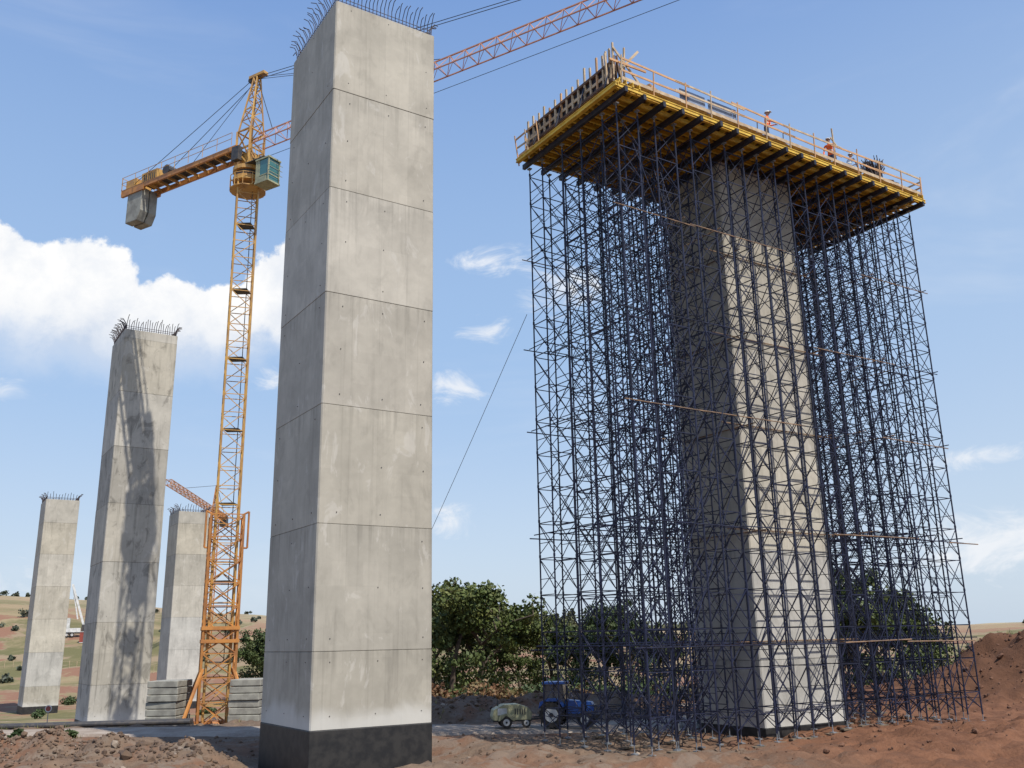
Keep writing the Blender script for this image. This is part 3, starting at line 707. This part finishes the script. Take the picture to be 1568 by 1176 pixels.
def truck(x,y,rz,cab):
    e=empty('concrete_pump_truck',at(x,y),rz); q=MB()
    for xx in(-2.8,-1.6,2.4):
        for s_ in(-1,1): wheel(q,(xx,s_,.5),.5,.3,1,3,False)
    q.box((-.3,0,.95),(7,1,.3),2); q.prism([(1.9,.7),(3.8,.7),(3.9,1.6),(3.6,2.8),(1.9,2.8)],-1.15,1.15,0); q.prism([(2.7,1.7),(3.92,1.7),(3.66,2.6),(2.7,2.6)],-1.17,1.17,4)
    q.box((-1.6,0,1.6),(3.6,1.6,1.0),3); q.box((.9,0,2.0),(.9,.9,1.8),2)
    q.beam((.9,0,2.6),(-2.5,0,12.5),.45,.5,3); q.beam((-2.5,0,12.5),(-.6,.3,4.2),.3,.35,0); q.bar((.9,0,3),(-.4,0,6),.12,2,8)
    for s_ in(-1,1): q.beam((.8,s_*1.0,.9),(1.0,s_*2.6,.9),.2,.2,0); q.bar((1.0,s_*2.6,0),(1.0,s_*2.6,.9),.1,2,8)
    q.obj('chassis_cab_boom',[cab,MAT['tyre'],MAT['dgrey'],MAT['white'],MAT['glassd']],e)
truck(-106.5,232,.5,MAT['white'])
q=MB()
for i in range(60):
    x_=-120+i*1.6;y_=190+6*math.sin(i*.1); q.bar(at(x_,y_),at(x_,y_,1.4),.05,0,5)
    if i: q.bar(at(x_,y_,1.2),at(x_-1.6,190+6*math.sin((i-1)*.1),1.2),.03,0,4)
q.obj('post_and_wire_fence',[MAT['tim']])
q=MB()
for i in range(16):
    a=at(20+i*5,150+i*2); q.bar(a,(a[0],a[1],a[2]+2),.06,0,5)
    if i: b=at(20+(i-1)*5,150+(i-1)*2); q.bar((a[0],a[1],a[2]+1.8),(b[0],b[1],b[2]+1.8),.04,0,4)
q.obj('post_and_wire_fence',[MAT['tim']])
# ------------------------------------------------------------------ trees
def leafmat(name,c1,c2,c3):
    m,t=newmat(name); tc=t.n('ShaderNodeTexCoord').outputs['Object']
    at_=t.n('ShaderNodeAttribute',attribute_name='lv').outputs['Fac']
    oi=t.n('ShaderNodeObjectInfo').outputs['Random']
    n=t.noise(tc,.6,2,.6); c=t.mix(at_,c1,c2); c=t.mix(t.ss(n,.45,.7),c,c3)
    v=t.m('ADD',.72,t.m('MULTIPLY',oi,.5)); c=t.mix(1.0,c,t.comb(v,t.m('ADD',.80,t.m('MULTIPLY',oi,.35)),.9),'MULTIPLY')
    p=t.out(c,.6,spec=.25); return m
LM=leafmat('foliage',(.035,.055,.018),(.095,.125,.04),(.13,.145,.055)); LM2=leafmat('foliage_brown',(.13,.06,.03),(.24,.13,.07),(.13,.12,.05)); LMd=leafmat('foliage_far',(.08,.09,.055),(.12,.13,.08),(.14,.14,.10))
bark=mat('bark',(.12,.09,.065),(.07,.05,.04),4,.9)
def leaves_np(centres,rad,nper,size,flat=.8):
    n=len(centres); c=np.repeat(np.array(centres),nper,0); r=np.repeat(np.array(rad),nper)
    d=rng.normal(size=(n*nper,3)); d/=np.linalg.norm(d,axis=1)[:,None]; rr=rng.random(n*nper)**.45
    P=c+d*(r*rr)[:,None]*np.array([1,1,flat])
    nn=rng.normal(size=(n*nper,3))+d*.8; nn/=np.linalg.norm(nn,axis=1)[:,None]
    a=np.cross(nn,rng.normal(size=(n*nper,3))); a/=np.linalg.norm(a,axis=1)[:,None]; b=np.cross(nn,a)
    s=(size*rng.uniform(.6,1.3,n*nper))[:,None]
    V=np.stack([P-a*s-b*s*.5,P+a*s*.3-b*s*.7,P+a*s+b*s*.4,P-a*s*.4+b*s*.7],1).reshape(-1,3)
    lv=np.clip(np.repeat(rng.random(n),nper)*.6+rng.random(n*nper)*.4,0,1)
    return V,np.repeat(lv,4)
def foliage_mesh(name,V,lv,mt,extra=None,em=None):
    k=len(V)//4; me=bpy.data.meshes.new(name); vs=V.tolist(); fs=[(4*i,4*i+1,4*i+2,4*i+3) for i in range(k)]; mi=[0]*k; l=lv.tolist()
    if extra:
        o=len(vs); vs+= extra.v; fs+=[tuple(i+o for i in f) for f in extra.f]; mi+=[1]*len(extra.f); l+=[0.0]*len(extra.v)
    me.from_pydata(vs,[],fs); me.materials.append(mt)
    if em: me.materials.append(em)
    me.polygons.foreach_set('material_index',mi)
    at_=me.attributes.new('lv','FLOAT','POINT'); at_.data.foreach_set('value',l); me.update(); return me
def tree_mesh(i,h,r,mt):
    mb=MB(); cs=[];rs=[]
    def limb(p,d,L,rad,dep):
        n=3;q=p
        for k in range(n):
            d=(d+Vector((random.gauss(0,.13),random.gauss(0,.13),random.gauss(.02,.06)))).normalized(); e=q+d*L/n
            mb.bar(q,e,rad*(1-k/n*.4),0,7 if dep<2 else 5,rad*(1-(k+1)/n*.4),caps=False)
            if dep<3 and (k>0 or dep>0):
                for _ in range(2 if dep<2 else 1):
                    t=random.random()*6.28; dd=(d*.55+Vector((math.cos(t),math.sin(t),random.uniform(-.1,.55)))*.8).normalized(); limb(e,dd,L*random.uniform(.5,.72),rad*.5,dep+1)
            q=e
        if dep>=1: cs.append(tuple(q)); rs.append(random.uniform(.24,.46)*r*.5)
    limb(Vector((0,0,-.3)),Vector((0,0,1)),h*.52,h*.028,0)
    idx=[k for k in range(len(cs)) if cs[k][2]>h*.12]
    random.shuffle(idx); idx=idx[:85]; cs=[cs[k] for k in idx]; rs=[rs[k] for k in idx]
    zt=max(c[2] for c in cs)
    for _ in range(14):
        t=random.random()*6.28; cs.append((math.cos(t)*r*random.uniform(.3,.9),math.sin(t)*r*random.uniform(.3,.9),h*random.uniform(.08,.4))); rs.append(r*.24)
    V,lv=leaves_np(cs,rs,95,.14)
    k=h/(zt+.3*r*.5); V[:,2]*=k
    for j in range(len(mb.v)): mb.v[j]=(mb.v[j][0],mb.v[j][1],mb.v[j][2]*k)
    return foliage_mesh('tree_mesh_%d'%i,V,lv,mt,mb,bark)
TM=[tree_mesh(i,9.5,4.2,LM) for i in range(5)]
def tree(u,Yd,top,kind=None,name='broadleaf_tree'):
    x=Yd*u; z0=H(x,Yd)-.2; s=(top-z0)/9.5
    o=bpy.data.objects.new(name,TM[random.randrange(5)] if kind is None else TM[kind]); COL.objects.link(o)
    o.location=(x,Yd,z0); w=max(s,.62)*random.uniform(.92,1.1); o.scale=(w,w,s); o.rotation_euler[2]=random.random()*6.28
for u,Yd,tp_ in((-.088,88,8.6),(-.066,80,9.3),(-.042,83,8.8),(-.024,92,6.6),(.004,92,5.2),(.036,86,6.6),(.058,82,5.4),(.09,84,6.8),(.118,80,7.4),(.16,88,5.6),(.225,88,4.6),(.31,84,5.2),(.352,76,7.8),(.380,77,9.4),(.407,80,8.0),(.435,86,5.6),(-.11,90,7.5),(-.25,150,6.5),(-.262,152,7.0),(-.13,92,6)):
    tree(u,Yd,tp_)
def shrub_obj(name,items,mt,nper,size):
    cs=[];rs=[]
    for x,y_,r in items:
        z=H(x,y_)
        for _ in range(5): cs.append((x+random.gauss(0,r*.5),y_+random.gauss(0,r*.5),z+r*random.uniform(.2,.9))); rs.append(r*random.uniform(.4,.7))
    V,lv=leaves_np(cs,rs,nper,size); me=foliage_mesh(name,V,lv,mt); o=bpy.data.objects.new(name,me); COL.objects.link(o)
shrub_obj('brown_shrubs',[(random.uniform(-9,0),random.uniform(68,76),random.uniform(.9,1.9)) for _ in range(14)]+[(random.uniform(0,34),random.uniform(68,76),random.uniform(.7,1.3)) for _ in range(10)],LM2,90,.13)
shrub_obj('green_shrubs',[(random.uniform(-8,36),random.uniform(70,80),random.uniform(.9,1.6)) for _ in range(36)]+[(random.uniform(-75,-25),random.uniform(100,155),random.uniform(.5,1.3)) for _ in range(20)]+[(-20.5-random.random()*3,44+random.random(),.25) for _ in range(4)],LM,90,.14)
items=[]
for _ in range(190):
    y_=random.uniform(170,420); u=random.uniform(-.75,-.18)
    if noise.noise(Vector((u*y_*.02,y_*.02,3)))<.0: continue
    items.append((u*y_,y_,random.uniform(.5,1.7)))
for _ in range(50):
    y_=random.uniform(160,400); u=random.uniform(.3,.8); items.append((u*y_,y_,random.uniform(.8,1.6)))
shrub_obj('hillside_bushes',items,LMd,26,.34)
items=[]
for k in range(60):
    u=random.uniform(-.06,.06); y_=random.uniform(280,330); items.append((u*y_,y_,random.uniform(2.0,3.6)))
cs=[];rs=[]
for x,y_,r in items:
    z=H(x,y_); hh_=r*2.2
    for j in range(7): cs.append((x,y_,z+hh_*j/7)); rs.append(r*.55*(1.05-j/7))
for k in range(260):
    u=random.uniform(-.12,.42);y_=random.uniform(300,420) ; z=H(u*y_,y_); r=random.uniform(1.0,2.6)
    cs.append((u*y_,y_,z+r*.5)); rs.append(r)
V_,lv=leaves_np(cs,rs,30,.55); o=bpy.data.objects.new('distant_treeline',foliage_mesh('distant_treeline',V_,lv,LMd)); COL.objects.link(o)
q=MB()
for i in range(900):
    if random.random()<.6: x_=random.uniform(-40,-12);y_=random.uniform(40,75)
    else: x_=random.uniform(-10,30);y_=random.uniform(50,72)
    if roadd(x_,y_)<2.8 or nz(x_,y_,.12,6)<.0: continue
    z=H(x_,y_)
    for _ in range(7):
        a=random.random()*6.28;l=random.uniform(.12,.35); p=Vector((x_+random.gauss(0,.08),y_+random.gauss(0,.08),z)); w=Vector((-math.sin(a),math.cos(a),0))*.015
        q.add([p-w,p+w,p+Vector((math.cos(a)*l*.5,math.sin(a)*l*.5,l))],[(0,1,2)],0)
q.obj('dry_grass',[mat('dry_grass',(.26,.22,.09),(.12,.14,.04),.5,.9)])
# ------------------------------------------------------------------ world
SAZ=math.atan2(.68,-.74); SEL=math.radians(57.5)
w=bpy.data.worlds.new('World'); scene.world=w; w.use_nodes=True; t=NT(w.node_tree)
sky=t.n('ShaderNodeTexSky',sky_type='NISHITA'); sky.sun_disc=False; sky.sun_elevation=SEL; sky.sun_rotation=SAZ; sky.air_density=1.0; sky.dust_density=2.5; sky.ozone_density=1.2; sky.altitude=300
D=t.n('ShaderNodeTexCoord').outputs['Generated']; nrm=t.n('ShaderNodeVectorMath',operation='NORMALIZE'); t.set(nrm.inputs[0],D); Dn=nrm.outputs[0]
x,y,z=t.sep(Dn); az=t.m('MULTIPLY',t.m('ARCTAN2',x,y),57.2958); el=t.m('MULTIPLY',t.m('ARCSINE',z),57.2958)
nb=t.noise(Dn,7,3,.55,.1); nf=t.noise(Dn,22,6,.64,.15); nw=t.noise(t.vmul(Dn,(1,1,1.8)),14,5,.68,.8)
nsum=t.m('ADD',t.m('MULTIPLY',t.m('SUBTRACT',nb,.5),2.2),t.m('MULTIPLY',t.m('SUBTRACT',nf,.5),2.2))
def blob(a0,e0,ra,re):
    u=t.m('DIVIDE',t.m('SUBTRACT',az,a0),ra); v=t.m('DIVIDE',t.m('SUBTRACT',el,e0),re)
    return t.m('SUBTRACT',1,t.m('SQRT',t.m('ADD',t.m('MULTIPLY',u,u),t.m('MULTIPLY',v,v))))
def group(bl):
    r=None
    for b_ in bl:
        x_=blob(*b_); r=x_ if r is None else t.m('SMOOTH_MAX',r,x_,.25)
    return r
g1=group([(-32,20.0,4.0,2.9),(-26.3,19.7,3.5,3.0),(-21.3,18.6,3.2,2.5),(-18,18.5,3.0,2.4),(-13.8,20.2,3.4,4.0),(-24,17.0,12,3.2),(-40,18,6,3)])
wd=t.ss(el,16.5,20.0,1.0,.12)
c1=t.ss(t.m('ADD',g1,t.m('MULTIPLY',nsum,.40)),-.02,wd)
c1=t.m('MULTIPLY',c1,t.ss(el,13.0,18.5,.25,1.0))
g2=group([(-1.4,18.9,2.4,.9),(-3.4,15.4,3.0,1.2),(-4.3,6.9,1.8,1.5),(26.4,9.3,3.8,.9),(27,4.3,7,1.9),(4.2,21.2,3.6,1.8),(-27,3.9,3,1.7),(-30.5,13.8,2.6,.8),(-15,15.3,2.2,1.1),(-1,23,3.2,.9),(45,14,9,2.5),(-60,12,9,3),(70,20,10,3)])
c2=t.m('MULTIPLY',t.ss(t.m('ADD',g2,t.m('MULTIPLY',t.m('SUBTRACT',nw,.52),4.2)),.0,1.5),.85)
c2=t.m('MULTIPLY',c2,t.ss(g2,-.7,.2))
c3=t.m('MULTIPLY',t.ss(t.noise(t.vmul(Dn,(1,1,3.2)),2.6,5,.62,.6),.50,.80),.18)
cl=t.m('MAXIMUM',t.m('MAXIMUM',c1,c2),c3)
shade=t.m('ADD',t.m('MULTIPLY',t.ss(t.m('ADD',t.m('MULTIPLY',nb,.6),t.m('MULTIPLY',nf,.5)),.42,.66),.50),t.m('MULTIPLY',t.ss(el,15.5,20.5),.58))
shade=t.m('MINIMUM',1.0,t.m('MAXIMUM',shade,t.m('MULTIPLY',t.m('SUBTRACT',1,c1),.75)))
cc=t.mix(shade,(.60,.69,.84),(1.03,1.03,1.03))
gr=t.mix(t.ss(el,0,18),(4.8,5.7,6.8),(3.0,4.45,6.7)); gr=t.mix(t.ss(el,15,50),gr,(1.15,2.35,5.35))
gr=t.mix(t.m('MULTIPLY',t.ss(az,-5,38),t.ss(el,50,0)),gr,t.mix(.35,gr,(4.9,5.7,6.6)))
skyc=t.mix(.80,sky.outputs[0],gr)
b1=t.n('ShaderNodeBackground'); t.set(b1.inputs[0],skyc); b1.inputs[1].default_value=.135
b2=t.n('ShaderNodeBackground'); t.set(b2.inputs[0],cc); b2.inputs[1].default_value=.98
mx=t.n('ShaderNodeMixShader'); t.set(mx.inputs[0],cl); t.nt.links.new(b1.outputs[0],mx.inputs[1]); t.nt.links.new(b2.outputs[0],mx.inputs[2])
o=t.n('ShaderNodeOutputWorld'); t.nt.links.new(mx.outputs[0],o.inputs[0])
sd=Vector((.68,-.74,0)).normalized()*math.cos(SEL)+UP*math.sin(SEL)
l=bpy.data.lights.new('sun','SUN'); l.energy=5.0; l.angle=math.radians(.5); l.color=(1,.95,.87)
lo_=bpy.data.objects.new('sun',l); COL.objects.link(lo_); lo_.rotation_euler=sd.to_track_quat('Z','Y').to_euler(); lo_.location=(40,-40,60)
# ------------------------------------------------------------------ camera
cam=bpy.data.cameras.new('camera'); co_=bpy.data.objects.new('camera',cam); COL.objects.link(co_)
cam.sensor_width=36; cam.lens=32.46; cam.clip_end=6000; cam.clip_start=.1
p=math.radians(15.5); r_=.02
Fw=Vector((0,math.cos(p),math.sin(p))); U0=Vector((0,-math.sin(p),math.cos(p))); R0=Vector((1,0,0))
Rr=R0*math.cos(r_)-U0*math.sin(r_); Uu=U0*math.cos(r_)+R0*math.sin(r_)
Mx=Matrix((Rr,Uu,-Fw)).transposed().to_4x4(); Mx.translation=Vector((0,0,4)); co_.matrix_world=Mx
scene.camera=co_
scene.view_settings.view_transform='Standard'; scene.view_settings.look='None'; scene.view_settings.exposure=0
